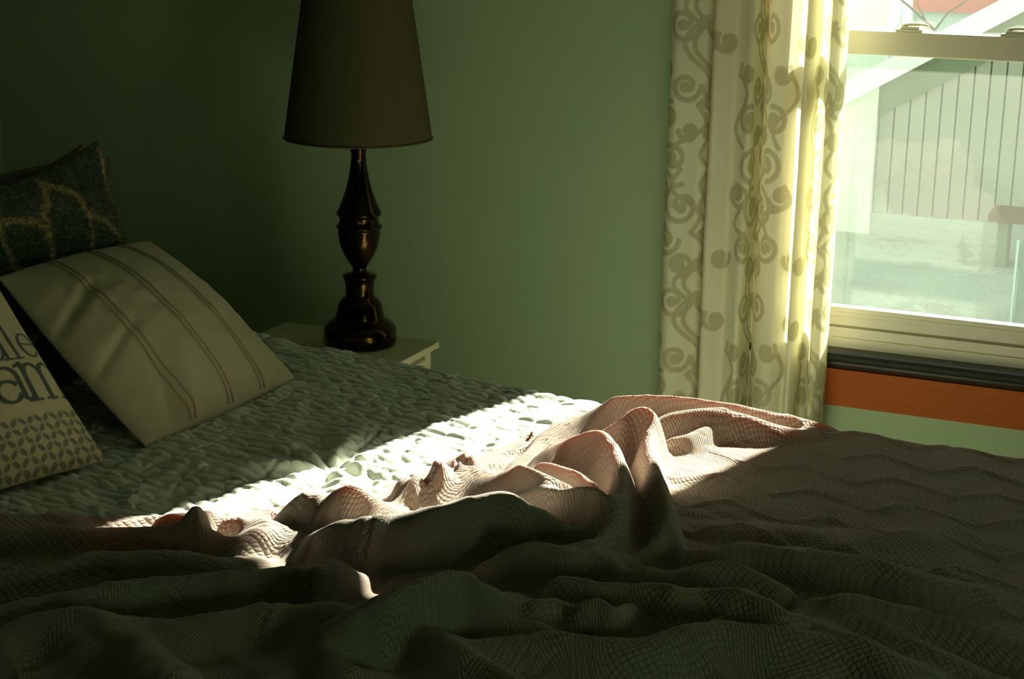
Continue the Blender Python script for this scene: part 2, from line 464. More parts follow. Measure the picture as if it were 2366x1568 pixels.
# ------------------------------------------------------------------ printed patterns
def canvas(w, h, res): return np.zeros((int(round(h / res)), int(round(w / res))), np.float32)
def stamp(img, res, x, y, r, wrap_x=True, wrap_y=True):
    H, Wd = img.shape; n = int(r / res) + 2
    cx, cy = x / res, y / res; ix, iy = int(cx), int(cy)
    xs = np.arange(ix - n, ix + n + 1); ys = np.arange(iy - n, iy + n + 1)
    d = np.hypot(xs[None] + .5 - cx, ys[:, None] + .5 - cy) * res
    v = np.clip((r - d) / (res * 1.2) + .5, 0, 1)
    if wrap_x: xi = xs % Wd
    if wrap_y: yi = ys % H
    if not wrap_x:
        k = (xs >= 0) & (xs < Wd); xi = xs[k]; v = v[:, k]
    if not wrap_y:
        k = (ys >= 0) & (ys < H); yi = ys[k]; v = v[k]
    if len(xi) and len(yi): img[np.ix_(yi, xi)] = np.maximum(img[np.ix_(yi, xi)], v)
def stroke(img, res, pts, r0, r1=None, wrap=True):
    pts = np.array(pts); r1 = r0 if r1 is None else r1
    L = np.r_[0, np.cumsum(np.hypot(*np.diff(pts, axis=0).T))]; n = max(2, int(L[-1] / (res * 1.0)))
    s = np.linspace(0, L[-1], n); X = np.interp(s, L, pts[:, 0]); Y = np.interp(s, L, pts[:, 1])
    for i in range(n):
        stamp(img, res, X[i], Y[i], r0 + (r1 - r0) * i / n, wrap, wrap)

# curtain: mirrored columns of scrolls
CR = 0.0014; TW, TH = 0.30, 0.52
CI = canvas(TW, TH, CR)
def spiral(cx, cy, R, a0, turns, hand=1, bulb=True, w=.0052):
    t = np.linspace(0, 1, 60); a = a0 + hand * t * turns * 2 * PI; r = R * (1 - t) ** 0.9 + R * 0.12
    pts = np.c_[cx + r * np.cos(a), cy + r * np.sin(a)]
    stroke(CI, CR, pts, w)
    if bulb: stamp(CI, CR, pts[-1, 0], pts[-1, 1], w * 2.1)
    return pts[0]
def scurve(a, b, bend, w=.0048):
    a = np.array(a); b = np.array(b); d = b - a; nrm = np.array([-d[1], d[0]])
    t = np.linspace(0, 1, 40)[:, None]
    stroke(CI, CR, a + d * t + nrm * bend * np.sin(t * 2 * PI), w * .9, w)
for sgn in (1, -1):
    cx = 0.15
    X = lambda x: cx + sgn * x
    aa = lambda a: a if sgn > 0 else PI - a
    spiral(X(.040), .050, .032, aa(PI * .9), 1.35, sgn)
    spiral(X(.030), .118, .022, aa(-PI * .6), 1.4, -sgn)
    spiral(X(.062), .165, .027, aa(PI), 1.5, sgn)
    spiral(X(.030), .232, .036, aa(PI * .5), 1.5, -sgn)
    spiral(X(.088), .262, .022, aa(PI * 1.1), 1.3, sgn)
    spiral(X(.052), .320, .030, aa(-PI * .5), 1.45, sgn)
    spiral(X(.022), .372, .017, aa(0), 1.3, -sgn)
    spiral(X(.066), .400, .024, aa(PI * .6), 1.5, -sgn)
    spiral(X(.030), .455, .026, aa(PI), 1.4, sgn)
    spiral(X(.078), .486, .018, aa(PI * .2), 1.3, -sgn)
    spiral(X(.128), .020, .020, aa(PI * .2), 1.3, -sgn)
    spiral(X(.122), .140, .018, aa(PI * .9), 1.3, sgn)
    scurve((X(.010), .05), (X(.008), .18), .22); scurve((X(.008), .18), (X(.035), .30), -.18)
    scurve((X(.035), .30), (X(.006), .42), .2); scurve((X(.006), .42), (X(.010), .57), -.18)
    scurve((X(.062), .19), (X(.095), .28), .25); scurve((X(.08), .35), (X(.10), .48), .15)
def sample(img, res, U, V, wrap=True):
    H, Wd = img.shape; x = U / res - .5; y = V / res - .5
    xi = np.floor(x).astype(int); yi = np.floor(y).astype(int); fx = x - xi; fy = y - yi
    g = (lambda i, j: img[j % H, i % Wd]) if wrap else (lambda i, j: img[np.clip(j, 0, H - 1), np.clip(i, 0, Wd - 1)])
    return (g(xi, yi) * (1 - fx) + g(xi + 1, yi) * fx) * (1 - fy) + (g(xi, yi + 1) * (1 - fx) + g(xi + 1, yi + 1) * fx) * fy

# ------------------------------------------------------------------ curtain
CXA, CXB = -1.185, -0.781
def cx_of(px): return CXA + (px - 1552.0) / 405.0 * (CXB - CXA)      # image column at the frame's top edge
plan = [(1553, -.088), (1560, -.112), (1580, -.128), (1606, -.122), (1628, -.105), (1645, -.092), (1652, -.050), (1654, -.030), (1655, -.050),
        (1658, -.112), (1672, -.134), (1696, -.124), (1714, -.112), (1732, -.122), (1752, -.138), (1762, -.132), (1763, -.090), (1765, -.050),
        (1772, -.058), (1792, -.094), (1814, -.112), (1832, -.112), (1845, -.100), (1857, -.086), (1868, -.094), (1874, -.124), (1886, -.134), (1894, -.108), (1894, -.060),
        (1904, -.062), (1918, -.084), (1926, -.116), (1938, -.134), (1950, -.124), (1957, -.085), (1954, -.050)]
cp = smooth_poly([(cx_of(a), b) for a, b in plan], 14)
L = np.r_[0, np.cumsum(np.hypot(*np.diff(cp, axis=0).T))]
nu = int(L[-1] / .0022); s = np.linspace(0, L[-1], nu)
Xc = np.interp(s, L, cp[:, 0]); Yc = np.interp(s, L, cp[:, 1])
zz = np.r_[np.linspace(.06, .45, 60)[:-1], np.linspace(.45, 1.40, 440), np.linspace(1.40, 2.22, 120)[1:]]
SG, ZG = np.meshgrid(s, zz, indexing='ij')
amp = 1.0 + .12 * (1.3 - ZG)
Yp = -.1 + (Yc[:, None] + .1) * amp + .004 * vnoise(SG, ZG, .25, 3)
Xp = Xc[:, None] + .004 * vnoise(SG * 1.0, ZG, .3, 4) * np.sin(PI * SG / L[-1])
P = np.stack([Xp, Yp, ZG], -1)
PR = sample(CI, CR, SG * .80 + .06, ZG * .80 + .1)
cr = empty('curtain', (-.98, -.1, .06))
tag(cr, 'cream curtain with beige scroll print gathered at the left side of the window', 'curtain')
cpan = link('fabric_panel', grid_mesh('fabric_panel', P, 0, None, {'print': PR}), M['curtain'], cr)
for k in range(6):
    x = CXA + .03 + k * .068; b = bmesh.new()
    bmesh.ops.create_cone(b, segments=8, radius1=.004, radius2=.004, depth=.001)
    bmesh.ops.delete(b, geom=b.verts[:], context='VERTS')
    tube(b, [(x, -.1 + .018 * math.cos(a), 2.232 + .018 * math.sin(a)) for a in np.linspace(0, 2 * PI, 16)], .002, 6)
    bm_obj('curtain_ring', b, M['bronze'], cr, True)
b = bmesh.new(); tube(b, [(-1.35, -.1, 2.232), (.15, -.1, 2.232)], .009, 12)
rod = bm_obj('curtain_rod', b, M['bronze'], None, True); tag(rod, 'dark metal curtain rod above the window holding the printed curtain', 'rod')
for x in (-1.30, .10):
    b = bmesh.new(); tube(b, [(x, 0, 2.25), (x, -.1, 2.225)], .006, 8); o = bm_obj('bracket', b, M['bronze'], None, True); o.parent = rod

# ------------------------------------------------------------------ bed
BX0, BX1 = -2.06, -0.02
def yfar(x):      # far edge of the made-up bed, from head to foot
    return np.interp(x, [-2.1, -1.79, -1.34, -1.02, -.62, -.22, 0.1], [-.905, -.945, -1.012, -1.072, -1.085, -1.095, -1.10])
BYN = -2.62
bed = empty('bed', (-1.0, -1.85, 0)); tag(bed, 'double bed with dark headboard under the quilt and pink blanket', 'bed')
bm = bmesh.new(); add_box(bm, (BX0 + .02, BYN, .33), (BX1 - .02, -1.14, .60), .04); bm_obj('mattress', bm, M['mattress'], bed, True)
bm = bmesh.new(); add_box(bm, (BX0 + .02, BYN + .02, .14), (BX1 - .02, -1.15, .325), .01); bm_obj('box_spring', bm, M['mattress'], bed)
bm = bmesh.new()
hb = [(BYN - .02, .05), (BYN - .02, .88)] + [(BYN + (1.54) * k / 16 , .90 + .10 * math.sin(PI * k / 16) ** .8) for k in range(17)] + [(-1.04, .88), (-1.04, .05)]
hb = [(y if y > BYN else BYN - .02, z) for y, z in hb]
add_box(bm, (-2.115, BYN - .02, .30), (-2.075, -1.05, .93), .008)
add_box(bm, (-2.12, BYN - .04, .93), (-2.07, -1.03, .985), .01)
bm_obj('headboard', bm, M['headboard'], bed)
for x in (-2.095, -.1):
    for y in (BYN + .02, -1.09):
        bm = bmesh.new(); add_box(bm, (x - .03, y - .03, 0), (x + .03, y + .03, .15 if x > -1 else .93), .006); bm_obj('leg', bm, M['headboard'], bed)

# quilt ------------------------------------------------------------
def build_quilt():
    x0, x1 = -2.05, -.60
    res = .0029
    xs = np.arange(x0, x1, res); far_drop = .20
    drop_len = .46
    ny = int((1.60 + drop_len) / res); tt = np.linspace(0, 1, ny)
    X = np.repeat(xs[:, None], ny, 1)
    YF = yfar(xs)[:, None]
    D = tt[None] * (YF - BYN + .10 + drop_len - .16)            # distance from the far edge along cloth
    r = .035                                    # edge roll
    cl = D - drop_len                           # <0: on the hanging side
    Y = np.where(cl > r, YF - (cl - 0), YF)
    a = np.clip(cl / (r * PI / 2), 0, 1) * PI / 2
    flat = np.maximum(cl - r * PI / 2, 0)
    Yv = YF - r + r * np.cos(a) - flat
    Zv = .625 - r + r * np.sin(a) - np.maximum(-cl, 0)
    Y = Yv
    topm = sstep(-.02, .04, cl)
    # creases radiating and soft undulation
    U = X; V = D
    z = .004 * vnoise(U + .3 * V, V, .16, 11) + .002 * vnoise(U, V, .07, 12)
    wx = U + .03 * vnoise(U, V, .1, 15); wy = V + .03 * vnoise(U, V, .1, 16)
    rid = 1 - np.abs(vnoise(wx * 1.0, wy * 1.9, .085, 13)); z += .0035 * np.clip(rid - .6, 0, 1) / .4
    rid = 1 - np.abs(vnoise(wx * 2.2, wy, .10, 14)); z -= .004 * np.clip(rid - .7, 0, 1) / .3
    # one deep gathered crease near the blanket
    cpt = at_z(765, 1075, .625); dx = X - cpt[0]; dy = Yv - cpt[1]; rr = np.hypot(dx, dy) + 1e-6; an = np.arctan2(dy, dx)
    z += .010 * np.exp(-(rr / .14) ** 2) * np.sin(an * 7 + 1.0) * sstep(.01, .05, rr) - .014 * np.exp(-(rr / .035) ** 2)
    # matelasse: rows of short leaf shaped puffs, slanting alternately
    ph = .023; pl_ = .042
    wv = V + .004 * vnoise(U, V, .04, 21); wu = U + .006 * vnoise(U, V, .04, 22)
    row = np.floor(wv / ph); fv = wv / ph - row - .5
    slant = np.where(row % 2 == 0, 1.0, -1.0)
    uu = wu / pl_ + .5 * (row % 2) + slant * fv * .55 + .37 * np.sin(row * 2.3)
    fu = uu - np.floor(uu) - .5
    puff = np.sqrt(np.clip(1 - (fv / .5) ** 2, 0, 1)) * np.sqrt(np.clip(1 - (fu / .5) ** 2, 0, 1))
    h = np.random.RandomState(5).rand(97, 89)[np.floor(uu).astype(int) % 97, row.astype(int) % 89]
    z += .0052 * puff * (.7 + .6 * h)
    Zv = Zv + z * topm
    Yv = Yv + z * (1 - topm)
    P = np.stack([X, Yv, Zv], -1)[:, ::-1]
    me = grid_mesh('quilt', P, 0)
    o = link('quilt', me, M['quilt'])
    return tag(o, 'ivory quilt of small puffed leaf stitches lying flat under the pillows', 'quilt')
build_quilt()

# blanket ----------------------------------------------------------
# crests: (image column, image row, height in cm) ; width behind, width in front, lean
RID = [
 ([(640,1216,1.6),(725,1222,3.4),(800,1190,6),(900,1170,7.5),(1000,1150,8.5),(1090,1126,9.5),(1150,1108,10),(1200,1120,9.5),(1240,1152,7.5),(1290,1188,6),(1345,1206,5),(1400,1188,5)],4.2,2.6,1.0),
 ([(1180,1135,4),(1240,1118,6),(1300,1112,7.5),(1368,1107,8.5),(1404,1132,8),(1408,1160,6)],2.2,1.8,.8),
 ([(1250,1040,4),(1300,1012,5),(1345,992,6.5),(1388,984,7.5),(1416,1008,8),(1434,1050,8),(1438,1110,7.5),(1428,1170,6.5),(1402,1214,6),(1355,1243,5.5),(1290,1252,4)],2.2,2.4,.7),
 ([(1400,985,4),(1432,962,7),(1462,936,8.5),(1496,932,9),(1514,955,8),(1500,1000,6.5),(1506,1050,6.5),(1528,1105,7.5),(1543,1160,7.5),(1530,1215,5.5),(1490,1272,3)],2.0,2.0,.4),
 ([(1262,985,2.5),(1330,945,4.5),(1400,916,6),(1470,907,6.5),(1580,912,6),(1700,932,4.5),(1800,953,2.5),(1900,978,1)],3.0,1.0,.6),
 ([(1510,975,3.5),(1560,950,5),(1640,941,5.5),(1710,952,4.5),(1790,978,3),(1860,994,1)],3.2,2.2,.2),
 ([(1560,1010,2.5),(1600,1000,3.0),(1660,975,3.0),(1700,965,2)],2.5,1.2,.2),
 ([(0,1214,3),(150,1214,3),(280,1220,3),(350,1213,4),(420,1204,5),(460,1208,5),(500,1226,4),(540,1237,3.5),(600,1223,3.5),(640,1216,3)],3.0,2.2,.7),
 ([(420,1208,3),(440,1182,4.5),(455,1166,7.5),(472,1180,5),(505,1196,3)],1.5,1.3,.1),
 ([(370,1200,3),(395,1190,4),(420,1200,3)],1.5,1.5,.1),
 ([(500,1206,3),(560,1192,4),(595,1194,4),(640,1212,2.5)],2.6,2.0,.1),
 ([(640,1200,2),(668,1165,4.5),(700,1152,5)],1.8,1.6,.1),
 ([(665,1182,3),(720,1138,6),(790,1112,8),(835,1112,8),(872,1135,6.5),(912,1168,3.5)],3.5,3.0,.6),
 ([(925,1120,3),(940,1076,8),(965,1102,6),(1005,1138,3.5)],1.8,1.6,.1),
 ([(985,1092,4),(1012,1060,8),(1045,1085,5),(1085,1110,3)],1.8,1.6,.1),
 ([(1030,1048,5.5),(1062,1060,6),(1110,1084,5.5),(1165,1110,4)],1.6,1.6,.3),
 ([(1058,1034,5.5),(1120,1045,6.5),(1200,1062,7.5),(1262,1085,7.5),(1315,1110,6.5)],1.8,2.0,.6),
 ([(1205,1068,4),(1270,1063,5.5),(1335,1086,6.5),(1375,1108,7)],1.8,1.6,.4),
 ([(1203,1062,1.5),(1240,1012,2.5),(1275,974,3),(1330,946,4)],1.4,.8,.3),
 ([(1150,1290,3),(1190,1252,5),(1235,1234,6.5),(1290,1244,6.5),(1350,1263,5.5),(1420,1277,4.5),(1490,1281,2)],4.0,2.2,.8),
 ([(0,1335,2.5),(100,1305,3.5),(200,1282,3.5),(280,1274,4),(380,1275,4),(480,1282,3.5),(570,1290,2)],3.6,2.4,.6),
 ([(0,1395,3),(120,1365,4),(250,1342,4.5),(400,1328,4.5),(520,1315,5),(600,1306,5),(680,1303,5),(740,1297,5.5),(784,1287,4.5)],3.6,2.4,.8),
 ([(330,1434,3),(430,1426,3.5),(560,1402,4),(660,1393,4),(790,1400,3)],4,3,.4),
 ([(760,1484,3),(785,1434,5),(845,1382,7),(900,1348,8.5),(960,1326,9),(1020,1306,9),(1072,1298,8.5),(1110,1320,7.5),(1140,1350,5.5),(1168,1368,4)],5,3.4,1.0),
 ([(0,1470,2),(80,1420,3.5),(160,1398,4.5),(205,1405,4.5),(280,1450,4.5),(340,1500,4.5),(400,1560,4.5),(440,1620,4)],4,4,.2),
 ([(90,1462,2),(150,1455,3),(200,1500,2.5)],2,2,.2),
 ([(745,1470,3),(765,1510,3.5),(810,1535,3.5),(860,1548,2.5)],2.6,2.6,.3),
 ([(965,1436,4),(1020,1463,4.5),(1080,1498,4.5),(1140,1533,4),(1200,1570,4)],3,3,.3),
 ([(1138,1378,3.5),(1160,1391,4),(1200,1396,3.5),(1240,1381,4.5),(1282,1378,4.5),(1320,1391,4),(1352,1378,5.5),(1386,1368,6),(1420,1386,5.5),(1452,1380,4.5)],2.4,2.4,.7),
 ([(1298,1322,4.5),(1380,1330,5),(1460,1336,5),(1530,1340,5.5),(1562,1350,5.5),(1592,1364,4.5)],2.4,2.2,.8),
 ([(1440,1316,3),(1500,1300,4.5),(1552,1315,3.5),(1620,1298,4),(1690,1292,4.5),(1750,1314,4),(1805,1352,3)],2.4,2.2,.7),
 ([(1560,1382,3.5),(1600,1355,4.5),(1660,1350,5.5),(1740,1362,6),(1810,1396,5.5),(1880,1416,4.5),(1960,1450,4),(2050,1500,3.5),(2150,1540,3)],3.2,2.6,.8),
 ([(1620,1272,2.5),(1700,1262,3.5),(1800,1260,4),(1900,1268,4.5),(2020,1286,4),(2120,1320,3.5),(2250,1358,2)],4,3,.5),
 ([(1900,1382,3),(1945,1364,4.5),(2040,1378,4.5),(2140,1406,4),(2250,1440,3.5),(2380,1482,3)],3,2.6,.6),
 ([(1870,1418,2),(2000,1420,3.5),(2080,1455,3.5),(2200,1510,3),(2310,1568,2)],3,2.6,.5),
 ([(1540,1472,3),(1600,1441,4.5),(1680,1432,4.5),(1780,1438,4.5),(1900,1462,4),(2000,1500,3.5),(2100,1560,3)],3,2.6,.5),
 ([(1690,1395,3),(1745,1372,4),(1700,1400,3.5),(1640,1440,3)],1.6,1.6,.2),
 ([(1050,1440,2),(1100,1425,3),(1180,1424,3.5),(1250,1431,3.5),(1292,1456,2)],2.2,2,.5),
 ([(1060,1476,3),(1250,1462,3.5),(1400,1475,3.5),(1480,1480,3.5),(1600,1470,3.5),(1750,1478,3),(1900,1524,2)],3,3,.4),
 ([(1650,1215,1.2),(1800,1222,1.6),(1950,1232,1.2),(2150,1240,.8)],4,3,.1),
]
EDGE = [(-60,1208),(0,1209),(150,1209),(280,1216),(370,1212),(455,1214),(520,1216),(640,1218),(700,1178),(790,1160),(870,1168),(930,1132),(985,1114),(1035,1080),(1110,1074),(1190,1080),(1225,1046),(1262,1002),(1300,974)]

DOUBLED = (0, 1, 19, 20, 21, 23)        # folds where the cloth lies doubled, so no light comes through
def build_blanket():
    x0, x1 = -1.72, .02; res = .0034
    xs = np.arange(x0, x1, res); yn = -2.66
    # boundary against the quilt, in plan
    eb = np.array([at_z(a, b, .625)[:2] for a, b in EDGE])
    # order by x: the boundary folds back, so clip with a plan polygon distance instead of a function
    eb = eb[np.argsort(eb[:, 0])]
    yb = np.interp(xs, eb[:, 0], eb[:, 1])
    yb = np.convolve(np.pad(yb, 4, mode='edge'), np.ones(9) / 9, mode='valid')
    xe = at_z(1300, 972, .64)[0]
    w = sstep(xe - .02, xe + .10, xs)
    yb = yb * (1 - w) + (yfar(xs) - .0) * w
    drop = w * .44
    ny = int(1.95 / res); t_ = np.linspace(0, 1, ny)[None]
    X = np.repeat(xs[:, None], ny, 1)
    total = (yb - yn)[:, None] + drop[:, None]
    D = t_ * total; cl = D - drop[:, None]; r = .035
    rr_ = np.where(drop[:, None] > .02, r, .004)
    a = np.clip(cl / (rr_ * PI / 2), 0, 1) * PI / 2
    flat = np.maximum(cl - rr_ * PI / 2, 0)
    Y = yb[:, None] - rr_ + rr_ * np.cos(a) - flat
    base = .640
    Z = base - rr_ + rr_ * np.sin(a) - np.maximum(-cl, 0)
    topm = sstep(-.01, .03, cl)
    PLY = np.zeros_like(X); H3 = np.zeros_like(X); DX = np.zeros_like(X); DY = np.zeros_like(X)
    cdir = np.array([.28, -.96])
    pts2 = np.stack([X, Y], -1)
    for k, (pl_, wf, wn_, lean) in enumerate(RID):
        sp_ = smooth_poly(pl_, 5)
        W3 = np.array([[*at_z(px, py, base + h * .01)[:2], h * .01] for px, py, h in sp_])
        # taper the ends
        L_ = np.r_[0, np.cumsum(np.hypot(*np.diff(W3[:, :2], axis=0).T))]
        m = 7 * .01 + max(wf, wn_) * .01
        lo = W3[:, :2].min(0) - m * 1.6; hi = W3[:, :2].max(0) + m * 1.6
        ii = np.where((xs > lo[0]) & (xs < hi[0]))[0]
        if len(ii) == 0: continue
        sl_ = slice(ii[0], ii[-1] + 1)
        xx = X[sl_]; yy = Y[sl_]
        best = np.full(xx.shape, 9.0); side = np.zeros(xx.shape); hh_ = np.zeros(xx.shape); al_ = np.zeros(xx.shape)
        for i in range(len(W3) - 1):
            A = W3[i, :2]; B = W3[i + 1, :2]; d = B - A; l2 = d @ d + 1e-12
            tt = np.clip(((xx - A[0]) * d[0] + (yy - A[1]) * d[1]) / l2, 0, 1)
            qx = A[0] + tt * d[0]; qy = A[1] + tt * d[1]
            ex = xx - qx; ey = yy - qy; ds = np.hypot(ex, ey)
            mk = ds < best
            best = np.where(mk, ds, best)
            side = np.where(mk, ex * cdir[0] + ey * cdir[1], side)
            hh_ = np.where(mk, W3[i, 2] + tt * (W3[i + 1, 2] - W3[i, 2]), hh_)
        sn = side / (best + 1e-6)                    # 1 towards the camera, -1 behind
        wid = (wf + (wn_ - wf) * (.5 + .5 * np.clip(sn * 1.5, -1, 1))) * .01
        q = np.clip(best / (wid * 1.55), 0, 1)
        g = (1 - q * q) ** 2 * (1 + .3 * q * q)
        g = g * hh_
        H3[sl_] += g ** 3
        if k in DOUBLED: PLY[sl_] = np.maximum(PLY[sl_], np.clip(g / (hh_ + .001) * 2.2, 0, 1))
        s_ = lean * g * g / (hh_ + .01) * .42
        DX[sl_] += s_ ** 3
    H = np.cbrt(H3)
    H = blur(H, 1, 2); LN = blur(np.cbrt(DX), 2, 2); DX = LN * cdir[0]; DY = LN * cdir[1]
    # soft wrinkles
    wr = (.0014 + .002 * sstep(-1.4, -1.8, Y)) * vnoise(X * 1.2, Y * 2.6, .10, 31) + .0022 * vnoise(X + Y, Y * 2, .045, 32) * sstep(-1.1, -1.7, Y)
    # chevron relief of the knit
    u = (X + .45 * (Y + 1.2)); tri = np.abs(((u / .150) % 1) - .5) * 2
    v = (Y - tri * .050) / .105; f = np.abs((v % 1) - .5) * 2
    chev = .0046 * np.exp(-((1 - f) / .16) ** 2)
    calm = np.exp(-(H / .012) ** 2)
    Z2 = Z + (H + wr + chev * (.35 + .65 * calm)) * topm
    X2 = X + DX * topm; Y2 = Y + DY * topm
    P = np.stack([X2, Y2, Z2], -1)
    # cloth coordinates
    du = np.linalg.norm(np.diff(P, axis=0), axis=-1); dv = np.linalg.norm(np.diff(P, axis=1), axis=-1)
    Uc = np.vstack([np.zeros((1, P.shape[1])), np.cumsum(.5 * du + .5 * res, 0)])
    Vc = np.hstack([np.zeros((P.shape[0], 1)), np.cumsum(dv, 1)])
    Uc = blur(Uc, 2, 2); Vc = blur(Vc, 3, 3)
    PLY = blur(PLY, 2, 3)[:, ::-1]; P = P[:, ::-1]; UV = np.stack([Uc, Vc], -1)[:, ::-1]
    me = grid_mesh('blanket', P, .006, UV, {'ply': PLY})
    o = link('blanket', me, M['blanket'])
    return tag(o, 'pink knitted chevron blanket rumpled in folds across the foot of the bed', 'blanket')
build_blanket()

# ------------------------------------------------------------------ pillows
def pillow_surface(c, bulge, n=150, m=150, wr=None, pinch=.045, back=.55):
    """c: BL, BR, TR, TL corners. returns front grid, back grid, and the uv arrays"""
    BL, BR, TR, TL = [np.array(p, float) for p in c]
    u = np.linspace(0, 1, n)[:, None]; v = np.linspace(0, 1, m)[None]
    e = (np.sin(PI * v) * pinch) * (2 * u - 1) * -1
    f = (np.sin(PI * u) * pinch) * (2 * v - 1) * -1
    uu = u + e; vv = v + f
    B = lambda w: w[..., None]
    P = B((1 - uu) * (1 - vv)) * BL + B(uu * (1 - vv)) * BR + B(uu * vv) * TR + B((1 - uu) * vv) * TL
    N = np.cross(BR - BL, TL - BL); N /= np.linalg.norm(N)
    if N @ (CAM - BL) < 0: N = -N
    s = (np.clip(4 * u * (1 - u), 0, 1) ** .5) * (np.clip(4 * v * (1 - v), 0, 1) ** .5)
    s = s * (.75 + .25 * s)
    U = np.repeat(u, m, 1); V = np.repeat(v, n, 0)
    w = wr(U, V) if wr else 0
    F = P + B(bulge * s + w * np.minimum(1, s * 2.2)) * N
    K = P - B(bulge * back * s) * N
    return F, K, U, V, N

def pillow_mesh(name, F, K, attrs=None):
    n, m = F.shape[:2]
    verts = np.concatenate([F.reshape(-1, 3), K.reshape(-1, 3)])
    idx = np.arange(n * m).reshape(n, m)
    q = np.stack([idx[:-1, :-1], idx[1:, :-1], idx[1:, 1:], idx[:-1, 1:]], -1).reshape(-1, 4)
    q = np.concatenate([q, (q + n * m)[:, ::-1]])
    me = bpy.data.meshes.new(name)
    me.from_pydata(verts.tolist(), [], q.tolist())
    for k, v in (attrs or {}).items():
        a = me.attributes.new(k, 'FLOAT', 'POINT'); a.data.foreach_set('value', np.concatenate([v.ravel(), np.zeros(n * m)]).astype(np.float32))
    b = bmesh.new(); b.from_mesh(me); bmesh.ops.remove_doubles(b, verts=b.verts[:], dist=1e-5)
    bmesh.ops.recalc_face_normals(b, faces=b.faces[:]); b.to_mesh(me); b.free()
    return me

# striped linen pillow
a_ = at_z(335, 1032, .632); b_ = at_z(682, 873, .634)
c_ = at_y(344, 556, b_[1]); d_ = at_y(-6, 640, a_[1])
def wr1(U, V):
    fold = -.010 * np.exp(-(((U - .16 - .30 * V) / .035) ** 2)) * sstep(.42, .1, V) * sstep(-.02, .06, V)
    fold += .008 * np.exp(-(((U - .26 - .30 * V) / .035) ** 2)) * sstep(.40, .1, V) * sstep(-.02, .06, V)
    fold += -.007 * np.exp(-(((V - .62 - .5 * U) / .03) ** 2)) * sstep(.40, .1, U)
    fold += -.006 * np.exp(-(((V - .36 - .55 * U) / .03) ** 2)) * sstep(.36, .1, U)
    return fold + .004 * vnoise(U, V, .22, 41) + .0015 * vnoise(U, V, .06, 42)
F, K, U, V, N = pillow_surface((a_, b_, c_, d_), .075, 170, 170, wr1, pinch=-.012)
lp = empty('throw_pillow', tuple((a_ + b_) / 2)); tag(lp, 'oatmeal linen pillow with three double rows of piping, middle of the bed head', 'pillow')
link('pillow_cover', pillow_mesh('pillow_cover', F, K), M['linen'], lp)
for ub in (.27, .51, .74):
    for off in (-.014, .014):
        pts = []
        for j in range(3, 167):
            i = (ub + off - .03 * math.sin(PI * j / 169)) * 169; i0 = int(i); f = i - i0
            p = F[i0, j] * (1 - f) + F[i0 + 1, j] * f
            pts.append(p + N * .0006)
        b = bmesh.new(); tube(b, pts[::2] + [pts[-1]], .0021, 6)
        bm_obj('piping', b, M['piping'], lp, True)

# printed pillow with lettering and a lattice of leaves
LR = .0011; LW, LH = .46, .42
LI = canvas(LW, LH, LR)
def seg(pts, r0, r1=None): stroke(LI, LR, pts, r0, r1, wrap=False)
def arc(cx, cy, rx, ry, a0, a1, n=40):
    t = np.linspace(math.radians(a0), math.radians(a1), n); return np.c_[cx + rx * np.cos(t), cy + ry * np.sin(t)]
def varc(cx, cy, rx, ry, a0, a1, thick, thin):
    t = np.linspace(math.radians(a0), math.radians(a1), 90)
    for a in t:
        w = thin + (thick - thin) * abs(math.cos(a)) ** 1.3
        stamp(LI, LR, cx + rx * math.cos(a), cy + ry * math.sin(a), w, False, False)
def stem(x, y0, y1, w, foot=True, top=True, sw=None):
    seg([(x, y0), (x, y1)], w); sw = sw or w * 2.6
    if foot: seg([(x - sw, y0 - w * .4), (x + sw, y0 - w * .4)], w * .42)
    if top: seg([(x - sw, y1 - w * .3), (x, y1 + w * .3)], w * .5, w * .8)
def letter_l(x, y, h, w): stem(x, y, y + h, w)
def letter_e(x, y, xh, w):
    r = xh * .44; varc(x, y + xh / 2, r, xh / 2, 0, 320, w, w * .42)
    seg([(x - r, y + xh * .54), (x + r, y + xh * .54)], w * .4)
def letter_d(x, y, xh, h, w):
    r = xh * .42; varc(x, y + xh / 2, r, xh / 2, 0, 360, w, w * .45); stem(x + r + w * .3, y, y + h, w, True, True)
def letter_a(x, y, xh, w):
    r = xh * .36; varc(x - w, y + xh * .30, r, xh * .30, 40, 330, w, w * .45)
    seg([(x + r, y + w), (x + r, y + xh * .72)], w)
    varc(x, y + xh * .70, r, xh * .28, 0, 160, w, w * .5); stamp(LI, LR, x - r, y + xh * .76, w * 1.2, False, False)
    seg([(x + r, y + w), (x + r + w * 1.2, y - w * .2), (x + r + w * 2.6, y + w * .8)], w * .7, w * .45)
def letter_m(x, y, xh, w):
    stem(x, y, y + xh, w, True, True)
    g = xh * .62
    for k in (0, 1):
        cx = x + g * (k + .5); varc(cx, y + xh * .66, g * .5, xh * .34, 0, 165, w, w * .5)
        seg([(x + g * (k + 1), y), (x + g * (k + 1), y + xh * .68)], w)
        seg([(x + g * (k + 1) - w * 2, y - w * .3), (x + g * (k + 1) + w * 2, y - w * .3)], w * .42)
ws_ = .0042
letter_d(.338, .204, .046, .076, ws_); letter_l(.384, .204, .076, ws_); letter_e(.424, .204, .046, ws_)
letter_a(.332, .126, .064, .0058); letter_m(.374, .126, .064, .0058)
